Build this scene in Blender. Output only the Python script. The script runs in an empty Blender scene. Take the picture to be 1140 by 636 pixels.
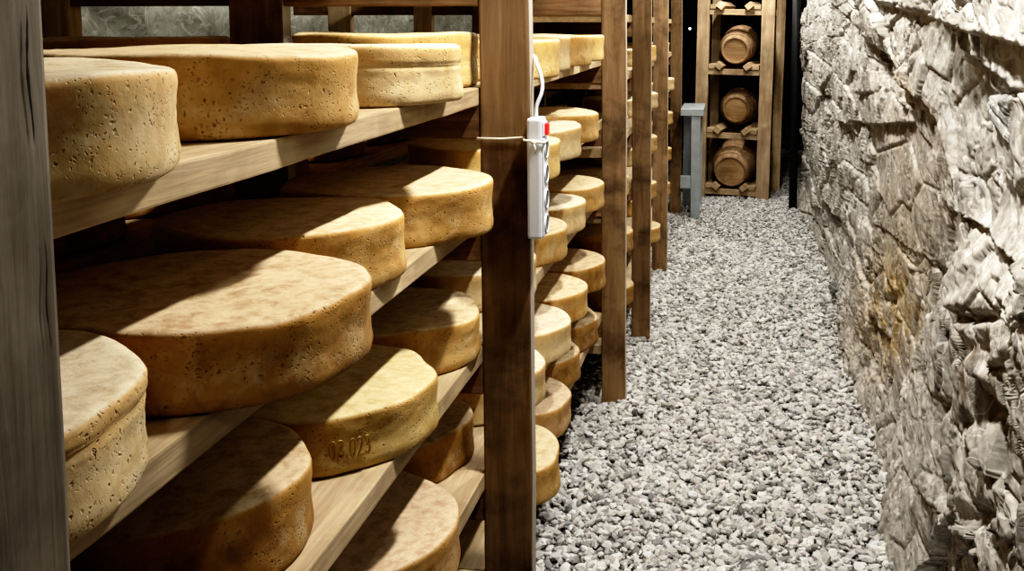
import bpy, bmesh, math, random
import numpy as np
from mathutils import Matrix, Vector

random.seed(7)
scene = bpy.context.scene
COL = scene.collection
ZC = 1.65                      # camera height above the gravel; heights below are given relative to the camera
W, H = 1140, 636

# ------------------------------------------------------------------ camera
YAW, PITCH, ROLL, FPX, CXP, CYP = 0.127169, 0.100232, 0.0, 1120.0, 671.075, 140.638
def cam_axes():
    sy, cy = math.sin(YAW), math.cos(YAW)
    f = np.array([-sy, cy, 0.0]); r = np.array([cy, sy, 0.0]); u = np.array([0, 0, 1.0])
    cp, sp = math.cos(PITCH), math.sin(PITCH)
    f, u = f*cp - u*sp, u*cp + f*sp
    cr, sr = math.cos(ROLL), math.sin(ROLL)
    r, u = r*cr + u*sr, u*cr - r*sr
    return r, u, f
AR, AU, AF = cam_axes()
cd = bpy.data.cameras.new('camera')
cd.sensor_fit = 'HORIZONTAL'; cd.sensor_width = 36.0
cd.lens = 36.0*FPX/W
cd.shift_x = -(CXP - W/2)/W
cd.shift_y = -(H/2 - CYP)/W
cd.clip_start = 0.05; cd.clip_end = 100
cam = bpy.data.objects.new('camera', cd); COL.objects.link(cam)
M = Matrix.Identity(4)
for i in range(3):
    M[i][0] = AR[i]; M[i][1] = AU[i]; M[i][2] = -AF[i]
M[2][3] = ZC
cam.matrix_world = M
scene.camera = cam

def px_of(X, Y, Z):            # numpy arrays, Z relative to camera
    d = X*AF[0] + Y*AF[1] + Z*AF[2]
    return (CXP + FPX*(X*AR[0]+Y*AR[1]+Z*AR[2])/d, CYP - FPX*(X*AU[0]+Y*AU[1]+Z*AU[2])/d)

# ------------------------------------------------------------------ noise in numpy
class Noise:
    def __init__(s, seed):
        r = np.random.RandomState(seed)
        s.p = r.permutation(512); s.p = np.concatenate([s.p, s.p, s.p])
        a = r.rand(512)*2*np.pi; s.g = np.c_[np.cos(a), np.sin(a)]
        s.v = r.rand(512, 4)
    def h(s, i, j):
        return s.p[s.p[i & 511] + (j & 511)]
    def perlin(s, x, y):
        i = np.floor(x).astype(int); j = np.floor(y).astype(int); fx = x-i; fy = y-j
        def gr(a, b):
            g = s.g[s.h(i+a, j+b)]
            return g[..., 0]*(fx-a) + g[..., 1]*(fy-b)
        u = fx*fx*fx*(fx*(fx*6-15)+10); v = fy*fy*fy*(fy*(fy*6-15)+10)
        return ((gr(0,0)*(1-u)+gr(1,0)*u)*(1-v) + (gr(0,1)*(1-u)+gr(1,1)*u)*v)*1.5
    def fbm(s, x, y, o=4, gain=.5, ridged=False):
        t = 0; a = 1; n = 0
        for k in range(o):
            q = s.perlin(x*2**k+17.3*k, y*2**k-9.1*k)
            if ridged: q = 1-2*np.abs(q)
            t = t + a*q; n += a; a *= gain
        return t/n
    def facet(s, x, y):        # voronoi cells, each a tilted plane: broken-rock facets; returns height, edge distance, cell random
        i = np.floor(x).astype(int); j = np.floor(y).astype(int)
        f1 = np.full(x.shape, 9.); f2 = np.full(x.shape, 9.); ht = np.zeros(x.shape); rn = np.zeros(x.shape)
        for a in (-1, 0, 1):
            for b in (-1, 0, 1):
                k = s.v[s.h(i+a, j+b)]
                dx = x-(i+a+k[..., 0]); dy = y-(j+b+k[..., 1])
                d = dx*dx+dy*dy
                m = d < f1
                f2 = np.where(m, f1, np.minimum(f2, d))
                pl = (k[..., 2]-.5) + (k[..., 3]-.5)*1.6*dx + (k[..., 2]*7.3 % 1-.5)*1.6*dy
                ht = np.where(m, pl, ht); rn = np.where(m, k[..., 3], rn)
                f1 = np.where(m, d, f1)
        return ht, np.sqrt(f2)-np.sqrt(f1), rn

class Noise3:
    def __init__(s, seed):
        r = np.random.RandomState(seed)
        p = r.permutation(256); s.p = np.concatenate([p, p, p, p]).astype(np.int32)
        g = r.randn(256, 3); s.g = (g/np.linalg.norm(g, axis=1)[:, None]).astype(np.float32); s.v = r.rand(256, 8).astype(np.float32)
    def h(s, i, j, k): return s.p[s.p[s.p[i & 255] + (j & 255)] + (k & 255)]
    def perlin(s, P):
        I = np.floor(P).astype(np.int32); f = (P-I).astype(np.float32); w = f*f*f*(f*(f*6-15)+10)
        t = 0
        for a in (0, 1):
            for b in (0, 1):
                for c in (0, 1):
                    g = s.g[s.h(I[..., 0]+a, I[..., 1]+b, I[..., 2]+c)]
                    d = g[..., 0]*(f[..., 0]-a) + g[..., 1]*(f[..., 1]-b) + g[..., 2]*(f[..., 2]-c)
                    t = t + d*(w[..., 0] if a else 1-w[..., 0])*(w[..., 1] if b else 1-w[..., 1])*(w[..., 2] if c else 1-w[..., 2])
        return t*1.4
    def fbm(s, P, o=4, gain=.5, ridged=False):
        t = 0; a = 1; n = 0
        for k in range(o):
            q = s.perlin(P*2**k+13.7*k)
            if ridged: q = 1-2*np.abs(q)
            t = t+a*q; n += a; a *= gain
        return t/n
    def facet(s, P):
        I = np.floor(P).astype(np.int32); sh = P.shape[:-1]
        f1 = np.full(sh, 9., np.float32); f2 = f1.copy(); ht = np.zeros(sh, np.float32); rn = ht.copy()
        for a in (-1, 0, 1):
            for b in (-1, 0, 1):
                for c in (-1, 0, 1):
                    k = s.v[s.h(I[..., 0]+a, I[..., 1]+b, I[..., 2]+c)]
                    dx = P[..., 0]-(I[..., 0]+a+k[..., 0]); dy = P[..., 1]-(I[..., 1]+b+k[..., 1]); dz = P[..., 2]-(I[..., 2]+c+k[..., 2])
                    d = dx*dx+dy*dy+dz*dz; m = d < f1
                    f2 = np.where(m, f1, np.minimum(f2, d))
                    ht = np.where(m, (k[..., 3]-.5)+1.3*((k[..., 4]-.5)*dx+(k[..., 5]-.5)*dy+(k[..., 6]-.5)*dz), ht)
                    rn = np.where(m, k[..., 7], rn); f1 = np.where(m, d, f1)
        return ht, np.sqrt(f2)-np.sqrt(f1), rn

def sm(a, b, x):
    t = np.clip((x-a)/(b-a), 0, 1); return t*t*(3-2*t)

# ------------------------------------------------------------------ materials
def mat(name):
    m = bpy.data.materials.new(name); m.use_nodes = True
    nt = m.node_tree; nt.nodes.clear()
    o = nt.nodes.new('ShaderNodeOutputMaterial'); b = nt.nodes.new('ShaderNodeBsdfPrincipled')
    nt.links.new(b.outputs[0], o.inputs[0])
    return m, nt, b
def nd(nt, t, **k):
    n = nt.nodes.new(t)
    for a, v in k.items():
        if a in n.inputs.keys() if hasattr(n.inputs, 'keys') else False: n.inputs[a].default_value = v
        else: setattr(n, a, v)
    return n
def ramp(nt, fac, stops, interp='LINEAR'):
    n = nt.nodes.new('ShaderNodeValToRGB'); n.color_ramp.interpolation = interp
    while len(n.color_ramp.elements) < len(stops): n.color_ramp.elements.new(.5)
    for e, (p, c) in zip(n.color_ramp.elements, stops):
        e.position = p; e.color = (*c, 1) if not isinstance(c, (int, float)) else (c, c, c, 1)
    nt.links.new(fac, n.inputs[0]); return n.outputs[0]
def mix(nt, fac, a, b, mode='MIX'):
    n = nt.nodes.new('ShaderNodeMix'); n.data_type = 'RGBA'; n.blend_type = mode
    for sock, v in ((n.inputs[0], fac), (n.inputs[6], a), (n.inputs[7], b)):
        if isinstance(v, (int, float)): sock.default_value = v
        elif isinstance(v, tuple): sock.default_value = (*v, 1)
        else: nt.links.new(v, sock)
    return n.outputs[2]
def mth(nt, op, a, b=0.0, clamp=False):
    n = nt.nodes.new('ShaderNodeMath'); n.operation = op; n.use_clamp = clamp
    for s, v in zip(n.inputs, (a, b)):
        if isinstance(v, (int, float)): s.default_value = v
        else: nt.links.new(v, s)
    return n.outputs[0]
def noise(nt, vec, scale, detail=4, rough=.55, dist=0):
    n = nt.nodes.new('ShaderNodeTexNoise'); n.inputs['Scale'].default_value = scale; n.inputs['Detail'].default_value = detail
    n.inputs['Roughness'].default_value = rough; n.inputs['Distortion'].default_value = dist
    nt.links.new(vec, n.inputs['Vector']); return n.outputs[0]
def mapping(nt, vec, sc=(1,1,1), loc=None):
    n = nt.nodes.new('ShaderNodeMapping'); n.inputs['Scale'].default_value = sc
    nt.links.new(vec, n.inputs[0])
    if loc is not None: nt.links.new(loc, n.inputs[1])
    return n.outputs[0]
def objvec(nt, rnd=True):
    tc = nt.nodes.new('ShaderNodeTexCoord')
    if not rnd: return tc.outputs['Object'], tc, None
    oi = nt.nodes.new('ShaderNodeObjectInfo')
    c = nt.nodes.new('ShaderNodeCombineXYZ')
    k = mth(nt, 'MULTIPLY', oi.outputs['Random'], 37.0)
    for s in c.inputs: nt.links.new(k, s)
    return mapping(nt, tc.outputs['Object'], (1,1,1), c.outputs[0]), tc, oi
def bump(nt, b, h, strength=.5, dist=.01):
    n = nt.nodes.new('ShaderNodeBump'); n.inputs['Strength'].default_value = strength; n.inputs['Distance'].default_value = dist
    nt.links.new(h, n.inputs['Height']); nt.links.new(n.outputs[0], b.inputs['Normal'])

def wood(name, dark, mid, light, axis='z', rough=.75, stain=.5, stain_col=(.05,.035,.025), grain=1.0, edge=None):
    m, nt, b = mat(name)
    v, tc, oi = objvec(nt)
    sc = {'x': (1.6, 17, 17), 'y': (17, 1.6, 17), 'z': (17, 17, 1.6)}[axis]
    g = noise(nt, mapping(nt, v, sc), 1.6, 6, .62, .6)
    sc2 = tuple(s*5 if s > 5 else s*2.5 for s in sc)
    g2 = noise(nt, mapping(nt, v, sc2), 1.5, 3, .6)
    c = ramp(nt, g, [(.30, dark), (.5, mid), (.72, light)])
    c = mix(nt, .35*grain, c, ramp(nt, g2, [(.3, .25), (.65, 1.0)]), 'MULTIPLY')
    st = noise(nt, v, 5.0, 5, .65, .4)
    f = ramp(nt, st, [(.48, 0.0), (.68, stain)])
    c = mix(nt, f, c, stain_col)
    lt = ramp(nt, noise(nt, v, 9.0, 4, .6), [(.58, 0.0), (.75, .22)])
    c = mix(nt, lt, c, tuple(min(1, x*1.8) for x in light))
    big = noise(nt, v, 1.7, 3, .6)
    c = mix(nt, .55, c, ramp(nt, big, [(.36, .45), (.60, 1.15)]), 'MULTIPLY')
    if edge:          # paler grey on the faces turned to the aisle
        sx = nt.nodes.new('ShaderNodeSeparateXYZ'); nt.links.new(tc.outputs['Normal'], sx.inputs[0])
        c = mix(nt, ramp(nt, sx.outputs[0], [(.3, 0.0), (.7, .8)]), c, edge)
    var = mth(nt, 'ADD', mth(nt, 'MULTIPLY', oi.outputs['Random'], .3), .85)
    cc = nt.nodes.new('ShaderNodeVectorMath'); cc.operation = 'SCALE'
    nt.links.new(c, cc.inputs[0]); nt.links.new(var, cc.inputs[3])
    nt.links.new(cc.outputs[0], b.inputs['Base Color'])
    b.inputs['Roughness'].default_value = rough
    b.inputs['Specular IOR Level'].default_value = .25
    bump(nt, b, mth(nt, 'ADD', g, mth(nt, 'MULTIPLY', g2, .4)), .35, .004)
    return m

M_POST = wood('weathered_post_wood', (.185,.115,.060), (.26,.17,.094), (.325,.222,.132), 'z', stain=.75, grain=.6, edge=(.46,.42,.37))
M_POSTG = wood('grey_post_wood', (.155,.132,.104), (.21,.182,.147), (.28,.247,.205), 'z', stain=.55, stain_col=(.085,.075,.06), grain=.6)
M_BOARD = wood('spruce_shelf_wood', (.44,.33,.20), (.55,.425,.27), (.65,.52,.35), 'y', stain=.3, stain_col=(.24,.16,.085))
M_BEAR = wood('bearer_wood', (.13,.075,.04), (.24,.145,.08), (.36,.24,.14), 'x', stain=.4)
M_RACK = wood('pale_rack_wood', (.40,.28,.165), (.55,.41,.26), (.66,.52,.35), 'z', stain=.35, stain_col=(.14,.085,.045))
M_RACKX = wood('pale_rack_shelf_wood', (.40,.28,.165), (.55,.41,.26), (.66,.52,.35), 'x', stain=.3, stain_col=(.14,.085,.045))
M_BARREL = wood('barrel_wood', (.27,.165,.09), (.40,.27,.16), (.50,.36,.23), 'y', stain=.4, stain_col=(.14,.08,.045))
M_BHEAD = wood('barrel_head_wood', (.38,.235,.12), (.50,.33,.18), (.60,.43,.26), 'x', stain=.3, stain_col=(.15,.08,.04))

def cheese(name, side_a, side_b, top_a, top_b, patch, pit=.7, dust=.3):
    m, nt, b = mat(name)
    v, tc, oi = objvec(nt)
    big = noise(nt, v, 9, 5, .62, .5)
    fine = noise(nt, v, 60, 5, .68)
    mid = noise(nt, v, 26, 5, .66, .3)
    side = ramp(nt, big, [(.32, side_b), (.55, side_a), (.72, tuple(x*1.1 for x in side_a))])
    side = mix(nt, ramp(nt, mid, [(.50, 0.0), (.68, .65)]), side, patch)
    # pale bloom
    side = mix(nt, ramp(nt, noise(nt, v, 15, 4, .7), [(.52, 0.0), (.72, dust)]), side, (.66,.56,.38))
    top = ramp(nt, noise(nt, v, 38, 6, .72, .4), [(.33, top_b), (.52, top_a), (.7, tuple(min(.8, x*1.15) for x in top_a))])
    top = mix(nt, ramp(nt, fine, [(.48, 0.0), (.70, .40)]), top, top_b)
    geo = nt.nodes.new('ShaderNodeSeparateXYZ'); nt.links.new(tc.outputs['Normal'], geo.inputs[0])
    up = ramp(nt, geo.outputs[2], [(.45, 0.0), (.85, 1.0)])
    # warm ring just below the upper edge
    sx = nt.nodes.new('ShaderNodeSeparateXYZ'); nt.links.new(tc.outputs['Object'], sx.inputs[0])
    ring = ramp(nt, mth(nt, 'ADD', mth(nt, 'MULTIPLY', sx.outputs[2], 10.0), mth(nt, 'MULTIPLY', mth(nt, 'SUBTRACT', big, .5), .8)), [(.55, 0.0), (.88, .45)])
    side = mix(nt, ring, side, (.55,.31,.09))
    c = mix(nt, up, side, top)
    # pits: small irregular holes, on the side only
    vs = mapping(nt, v, (1, 1, 1.0))
    w1 = nt.nodes.new('ShaderNodeTexVoronoi'); w1.inputs['Scale'].default_value = 105; w1.inputs['Randomness'].default_value = 1
    dn = nt.nodes.new('ShaderNodeTexNoise'); dn.inputs['Scale'].default_value = 110; nt.links.new(vs, dn.inputs[0])
    wv = mix(nt, .012, vs, dn.outputs['Color'], 'ADD'); nt.links.new(wv, w1.inputs['Vector'])
    hole = ramp(nt, w1.outputs['Distance'], [(.08, 1.0), (.24, 0.0)])
    region = ramp(nt, noise(nt, v, 18, 3, .6), [(.49, 0.0), (.60, 1.0)])
    w2 = nt.nodes.new('ShaderNodeTexVoronoi'); w2.inputs['Scale'].default_value = 190; nt.links.new(wv, w2.inputs['Vector'])
    hole2 = mth(nt, 'MULTIPLY', ramp(nt, w2.outputs['Distance'], [(.12, 1.0), (.3, 0.0)]), ramp(nt, noise(nt, v, 30, 3, .6), [(.45, 0.0), (.6, .8)]))
    hp = mth(nt, 'MAXIMUM', mth(nt, 'MULTIPLY', hole, region), hole2)
    hp = mth(nt, 'MULTIPLY', hp, mth(nt, 'SUBTRACT', 1.0, mth(nt, 'MULTIPLY', up, .93)))
    c = mix(nt, mth(nt, 'MULTIPLY', hp, pit), c, (.13,.065,.022))
    var = mth(nt, 'ADD', mth(nt, 'MULTIPLY', oi.outputs['Random'], .22), .89)
    cc = nt.nodes.new('ShaderNodeVectorMath'); cc.operation = 'SCALE'
    nt.links.new(c, cc.inputs[0]); nt.links.new(var, cc.inputs[3])
    nt.links.new(cc.outputs[0], b.inputs['Base Color'])
    b.inputs['Roughness'].default_value = .72
    b.inputs['Specular IOR Level'].default_value = .3
    hgt = mth(nt, 'SUBTRACT', mth(nt, 'ADD', mth(nt, 'MULTIPLY', mid, .5), mth(nt, 'MULTIPLY', fine, .35)), mth(nt, 'MULTIPLY', hp, 1.3))
    bump(nt, b, hgt, .65, .0035)
    return m
M_CH = [
    cheese('golden_rind', (.47,.31,.13), (.33,.19,.06), (.60,.49,.32), (.43,.30,.155), (.27,.14,.04), dust=.42),
    cheese('pale_dusty_rind', (.51,.40,.235), (.40,.28,.13), (.62,.54,.40), (.47,.37,.23), (.36,.225,.09), dust=.65),
    cheese('brown_rind_dim_sides', (.33,.195,.07), (.20,.10,.03), (.55,.43,.28), (.36,.24,.125), (.17,.085,.028), dust=.4),  # brown sides darkened further to stand in for the weak light on them
    cheese('yellow_rind', (.51,.375,.165), (.39,.25,.09), (.63,.52,.31), (.49,.35,.15), (.36,.21,.06), dust=.4),
    cheese('rosy_mottled_rind', (.41,.275,.135), (.30,.17,.07), (.55,.43,.30), (.40,.27,.17), (.28,.15,.06), dust=.4),
]

def simple(name, col, rough=.5, metal=0, nz=0, nscale=40):
    m, nt, b = mat(name)
    b.inputs['Roughness'].default_value = rough; b.inputs['Metallic'].default_value = metal
    v, tc, oi = objvec(nt)
    n = noise(nt, v, nscale, 4, .6)
    c = ramp(nt, n, [(.3, tuple(x*(1-nz) for x in col)), (.7, tuple(min(1, x*(1+nz)) for x in col))])
    nt.links.new(c, b.inputs['Base Color'])
    return m
M_PLASTIC = simple('white_plastic', (.60,.62,.66), .4, nz=.02)
M_SOCKET = simple('socket_recess', (.10,.10,.11), .6)
M_RED = simple('red_switch_plastic', (.75,.03,.03), .4)
M_TIE = simple('cream_cord', (.72,.68,.58), .6)
M_STEEL = simple('galvanised_steel', (.42,.46,.48), .45, .55, .12, 14)
M_BLACK = simple('black_painted_pipe', (.022,.023,.026), .55)
M_SHADE = simple('dark_block_stone', (.2,.2,.2), .9, nz=.3)

M_CRACK = simple('dark_split', (.012,.010,.008), .95)
def rock_mat(name, attr=True, tint=(1,1,1), flat=(.42,.40,.37)):
    m, nt, b = mat(name)
    tc = nt.nodes.new('ShaderNodeTexCoord'); v = mapping(nt, tc.outputs['Object'], (1, .8, 1))
    if attr:
        a = nt.nodes.new('ShaderNodeAttribute'); a.attribute_name = 'tint'; base = a.outputs['Color']
    else:
        r = nt.nodes.new('ShaderNodeRGB'); r.outputs[0].default_value = (*flat, 1); base = r.outputs[0]
    n1 = noise(nt, v, 7, 8, .68, .8)
    n2 = noise(nt, v, 34, 8, .72, .5)
    n3 = noise(nt, v, 150, 5, .7)
    c = mix(nt, .85, base, ramp(nt, n1, [(.33, (.66,.64,.61)), (.5, (.95,.94,.92)), (.68, (1.22,1.21,1.2))]), 'MULTIPLY')
    c = mix(nt, .8, c, ramp(nt, n2, [(.32, (.62,.59,.55)), (.5, (1,1,1)), (.66, (1.2,1.2,1.2))]), 'MULTIPLY')
    c = mix(nt, ramp(nt, n3, [(.60, 0.0), (.72, .35)]), c, (.78,.76,.72))
    c = mix(nt, ramp(nt, n3, [(.28, .5), (.40, 0.0)]), c, (.10,.09,.085))
    # thin pale veins
    wv = nt.nodes.new('ShaderNodeTexNoise'); wv.inputs['Scale'].default_value = 5.5; wv.inputs['Detail'].default_value = 7; wv.inputs['Distortion'].default_value = 1.6
    nt.links.new(v, wv.inputs[0])
    vein = ramp(nt, mth(nt, 'ABSOLUTE', mth(nt, 'SUBTRACT', wv.outputs[0], .5)), [(0.0, .55), (.022, 0.0)])
    c = mix(nt, vein, c, (.74,.72,.68))
    nt.links.new(c, b.inputs['Base Color'])
    b.inputs['Roughness'].default_value = .85; b.inputs['Specular IOR Level'].default_value = .25
    bump(nt, b, mth(nt, 'ADD', mth(nt, 'ADD', n2, mth(nt, 'MULTIPLY', n1, .8)), mth(nt, 'MULTIPLY', n3, .25)), .45, .006)
    return m
M_ROCK = rock_mat('broken_schist_rock')
M_ROCKP = rock_mat('plain_schist_rock', attr=False)
M_ROCKG = rock_mat('greenish_schist_rock', attr=False, flat=(.36,.37,.32))
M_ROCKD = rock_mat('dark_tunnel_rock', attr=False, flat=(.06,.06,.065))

def gravel_mat():
    m, nt, b = mat('crushed_grey_stone')
    a = nt.nodes.new('ShaderNodeAttribute'); a.attribute_name = 'tint'
    tc = nt.nodes.new('ShaderNodeTexCoord')
    n = noise(nt, tc.outputs['Object'], 120, 4, .65)
    c = mix(nt, .6, a.outputs['Color'], ramp(nt, n, [(.3, .62), (.7, 1.12)]), 'MULTIPLY')
    nt.links.new(c, b.inputs['Base Color']); b.inputs['Roughness'].default_value = .85
    b.inputs['Specular IOR Level'].default_value = .25
    bump(nt, b, n, .4, .004)
    return m
M_GRAVEL = gravel_mat()
def floor_mat():
    m, nt, b = mat('grit_between_stones')
    tc = nt.nodes.new('ShaderNodeTexCoord')
    n = noise(nt, tc.outputs['Object'], 60, 6, .7)
    nt.links.new(ramp(nt, n, [(.3, (.13,.125,.12)), (.7, (.34,.33,.32))]), b.inputs['Base Color'])
    b.inputs['Roughness'].default_value = .95
    bump(nt, b, n, .8, .02)
    return m
M_FLOOR = floor_mat()

# ------------------------------------------------------------------ object helpers
def link(name, me, material=None, parent=None, loc=(0,0,0), rot=(0,0,0)):
    o = bpy.data.objects.new(name, me); COL.objects.link(o)
    if material: me.materials.append(material)
    o.location = loc; o.rotation_euler = rot
    if parent: o.parent = parent
    return o
def tag(o, label=None, cat=None, group=None, kind=None):
    if label: o['label'] = label
    if cat: o['category'] = cat
    if group: o['group'] = group
    if kind: o['kind'] = kind
    return o
def thing(name, label, cat, loc=(0,0,0), rot=(0,0,0), group=None):
    o = bpy.data.objects.new(name, None); COL.objects.link(o)
    o.empty_display_size = .1; o.location = loc; o.rotation_euler = rot
    return tag(o, label, cat, group)
def mesh_of(bm, name, smooth=False):
    me = bpy.data.meshes.new(name); bm.to_mesh(me); bm.free()
    if smooth: me.polygons.foreach_set('use_smooth', [True]*len(me.polygons))
    return me
def npmesh(name, v, f, smooth=True, tint=None):
    v = np.asarray(v, np.float32); f = np.asarray(f, np.int32)
    me = bpy.data.meshes.new(name)
    k = f.shape[1]
    me.vertices.add(len(v)); me.vertices.foreach_set('co', v.ravel())
    me.loops.add(f.size); me.loops.foreach_set('vertex_index', f.ravel())
    me.polygons.add(len(f)); me.polygons.foreach_set('loop_start', np.arange(0, f.size, k, dtype=np.int32))
    me.polygons.foreach_set('loop_total', np.full(len(f), k, np.int32))
    me.update(calc_edges=True)
    me.polygons.foreach_set('use_smooth', np.full(len(f), smooth))
    if tint is not None:
        at = me.color_attributes.new('tint', 'FLOAT_COLOR', 'POINT')
        at.data.foreach_set('color', np.c_[tint, np.ones(len(tint))].astype(np.float32).ravel())
    me.validate()
    return me
def beam_bm(x0, x1, y0, y1, z0, z1, bev=.004, wob=.0, cuts=0, axis=2, seed=0, bm=None):
    """a sawn timber: bevelled box, optionally subdivided along its length and made slightly uneven"""
    b = bmesh.new()
    lo = (x0, y0, z0); hi = (x1, y1, z1)
    n = max(1, cuts)
    ax = [i for i in range(3) if i != axis]
    rings = []
    rnd = random.Random(seed)
    dr = [0, 0]
    for k in range(n+1):
        t = lo[axis] + (hi[axis]-lo[axis])*k/n
        dr = [dr[0]*.7 + rnd.uniform(-1, 1)*wob, dr[1]*.7 + rnd.uniform(-1, 1)*wob]
        ring = []
        for (p, q) in ((0,0), (1,0), (1,1), (0,1)):
            co = [0, 0, 0]; co[axis] = t
            co[ax[0]] = (hi if p else lo)[ax[0]] + dr[0] + rnd.uniform(-1, 1)*wob*.4
            co[ax[1]] = (hi if q else lo)[ax[1]] + dr[1] + rnd.uniform(-1, 1)*wob*.4
            ring.append(b.verts.new(co))
        rings.append(ring)
    for a, c in zip(rings, rings[1:]):
        for i in range(4):
            b.faces.new((a[i], a[(i+1) % 4], c[(i+1) % 4], c[i]))
    b.faces.new(rings[0][::-1]); b.faces.new(rings[-1])
    bmesh.ops.recalc_face_normals(b, faces=b.faces)
    if bev:
        ed = [e for e in b.edges if len(e.link_faces) == 2 and e.calc_face_angle(0) > .8]
        bmesh.ops.bevel(b, geom=ed, offset=bev, segments=2, profile=.6, affect='EDGES')
    return b
def beam(name, material, dims, parent=None, loc=(0,0,0), rot=(0,0,0), **k):
    return link(name, mesh_of(beam_bm(*dims, **k), name), material, parent, loc, rot)
def add_bm(dst, src):
    me = bpy.data.meshes.new('tmp'); src.to_mesh(me); src.free(); dst.from_mesh(me); bpy.data.meshes.remove(me)
def tube_bm(pts, r, seg=10, closed=False):
    b = bmesh.new(); P = [Vector(p) for p in pts]; n = len(P); rings = []
    ref = Vector((0.13, .2, 1)).normalized()
    for i in range(n):
        if closed: t = (P[(i+1) % n]-P[i-1]).normalized()
        else: t = (P[min(i+1, n-1)]-P[max(i-1, 0)]).normalized()
        a = t.cross(ref)
        if a.length < 1e-3: a = t.cross(Vector((1, 0, 0)))
        a.normalize(); c = t.cross(a)
        rings.append([b.verts.new(P[i] + a*r*math.cos(2*math.pi*k/seg) + c*r*math.sin(2*math.pi*k/seg)) for k in range(seg)])
    for i in range(n if closed else n-1):
        A = rings[i]; B = rings[(i+1) % n]
        for k in range(seg): b.faces.new((A[k], A[(k+1) % seg], B[(k+1) % seg], B[k]))
    if not closed: b.faces.new(rings[0][::-1]); b.faces.new(rings[-1])
    bmesh.ops.recalc_face_normals(b, faces=b.faces)
    return b
def smooth_path(pts, n=8):
    out = []
    P = [Vector(p) for p in pts]; P = [2*P[0]-P[1]] + P + [2*P[-1]-P[-2]]
    for i in range(1, len(P)-2):
        for k in range(n):
            t = k/n; a, b, c, d = P[i-1:i+3]
            out.append(.5*((2*b)+(c-a)*t+(2*a-5*b+4*c-d)*t*t+(3*b-a-3*c+d)*t**3))
    out.append(P[-2]); return out

# ------------------------------------------------------------------ cheese wheels
def wheel_mesh(R, t, seed, seg=72, groove=None, lump=.0035, slump=.3):
    rs = np.random.RandomState(seed)
    fil = min(.0085, t*.1)
    prof = [(0, 0), (R*.35, 0), (R*.7, 0), (R-fil*1.6, .0), ]
    for a in (20, 45, 70, 90):
        a = math.radians(a); prof.append((R-fil+fil*math.sin(a), fil-fil*math.cos(a)))
    ns = 16 if seg > 100 else 9
    for k in range(1, ns):
        q = k/ns; z = fil+(t-2*fil)*q
        r = R - .0028*math.sin(math.pi*q)**2 + .004*slump*(1-q)
        if groove and abs(q-groove) < .045: r -= .0035
        prof.append((r, z))
    for a in (0, 20, 45, 70):
        a = math.radians(a); prof.append((R-fil+fil*math.cos(a), t-fil+fil*math.sin(a)))
    for q in (.93, .8, .62, .4, .2): prof.append((R*q, t))
    prof.append((0, t))
    ph = rs.rand(8)*6.28; am = rs.randn(8)*lump/np.sqrt(np.arange(2, 10))
    pz = rs.rand(8)*6.28; az = rs.randn(8)*.0010
    verts = [(0, 0, 0)]; faces = []
    rings = prof[1:-1]
    ang = np.arange(seg)*2*np.pi/seg
    nz = Noise(seed+100)
    for (r, z) in rings:
        w = min(1, r/R)
        dr = sum(am[k]*np.cos((k+2)*ang+ph[k]+z*9*(k % 3)) for k in range(8))*w
        fine = nz.fbm(ang*5/6.2832*8, np.full(seg, z*70), 3)*.0016*w
        # make the fine noise close at the seam
        fine = fine*np.clip(np.minimum(ang, 2*np.pi-ang)/.4, 0, 1)
        dz = sum(az[k]*np.cos((k % 4+1)*ang+pz[k]) for k in range(8))*w*(z/t)
        topn = nz.fbm(r*np.cos(ang)*18+7, r*np.sin(ang)*18+3, 3)*.0012*(z/t)*sm(0, .2, np.array(z/t))
        rr = r+dr+fine
        for k in range(seg): verts.append((rr[k]*math.cos(ang[k]), rr[k]*math.sin(ang[k]), z+dz[k]+topn[k]))
    n = len(rings)
    verts.append((0, 0, t))
    F3 = []; F4 = []
    for k in range(seg):
        F3.append((0, 1+(k+1) % seg, 1+k))
        F3.append((len(verts)-1, 1+(n-1)*seg+k, 1+(n-1)*seg+(k+1) % seg))
    for i in range(n-1):
        for k in range(seg):
            a = 1+i*seg+k; b = 1+i*seg+(k+1) % seg
            F4.append((a, b, b+seg, a+seg))
    me = bpy.data.meshes.new('cheese_wheel')
    me.from_pydata(verts, [], F3+F4)
    me.polygons.foreach_set('use_smooth', [True]*len(me.polygons))
    me.update()
    return me

SHELF = {1: -.132, 2: -.398, 3: -.695, 4: -.985, 5: -1.220}
BTH = .037
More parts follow.
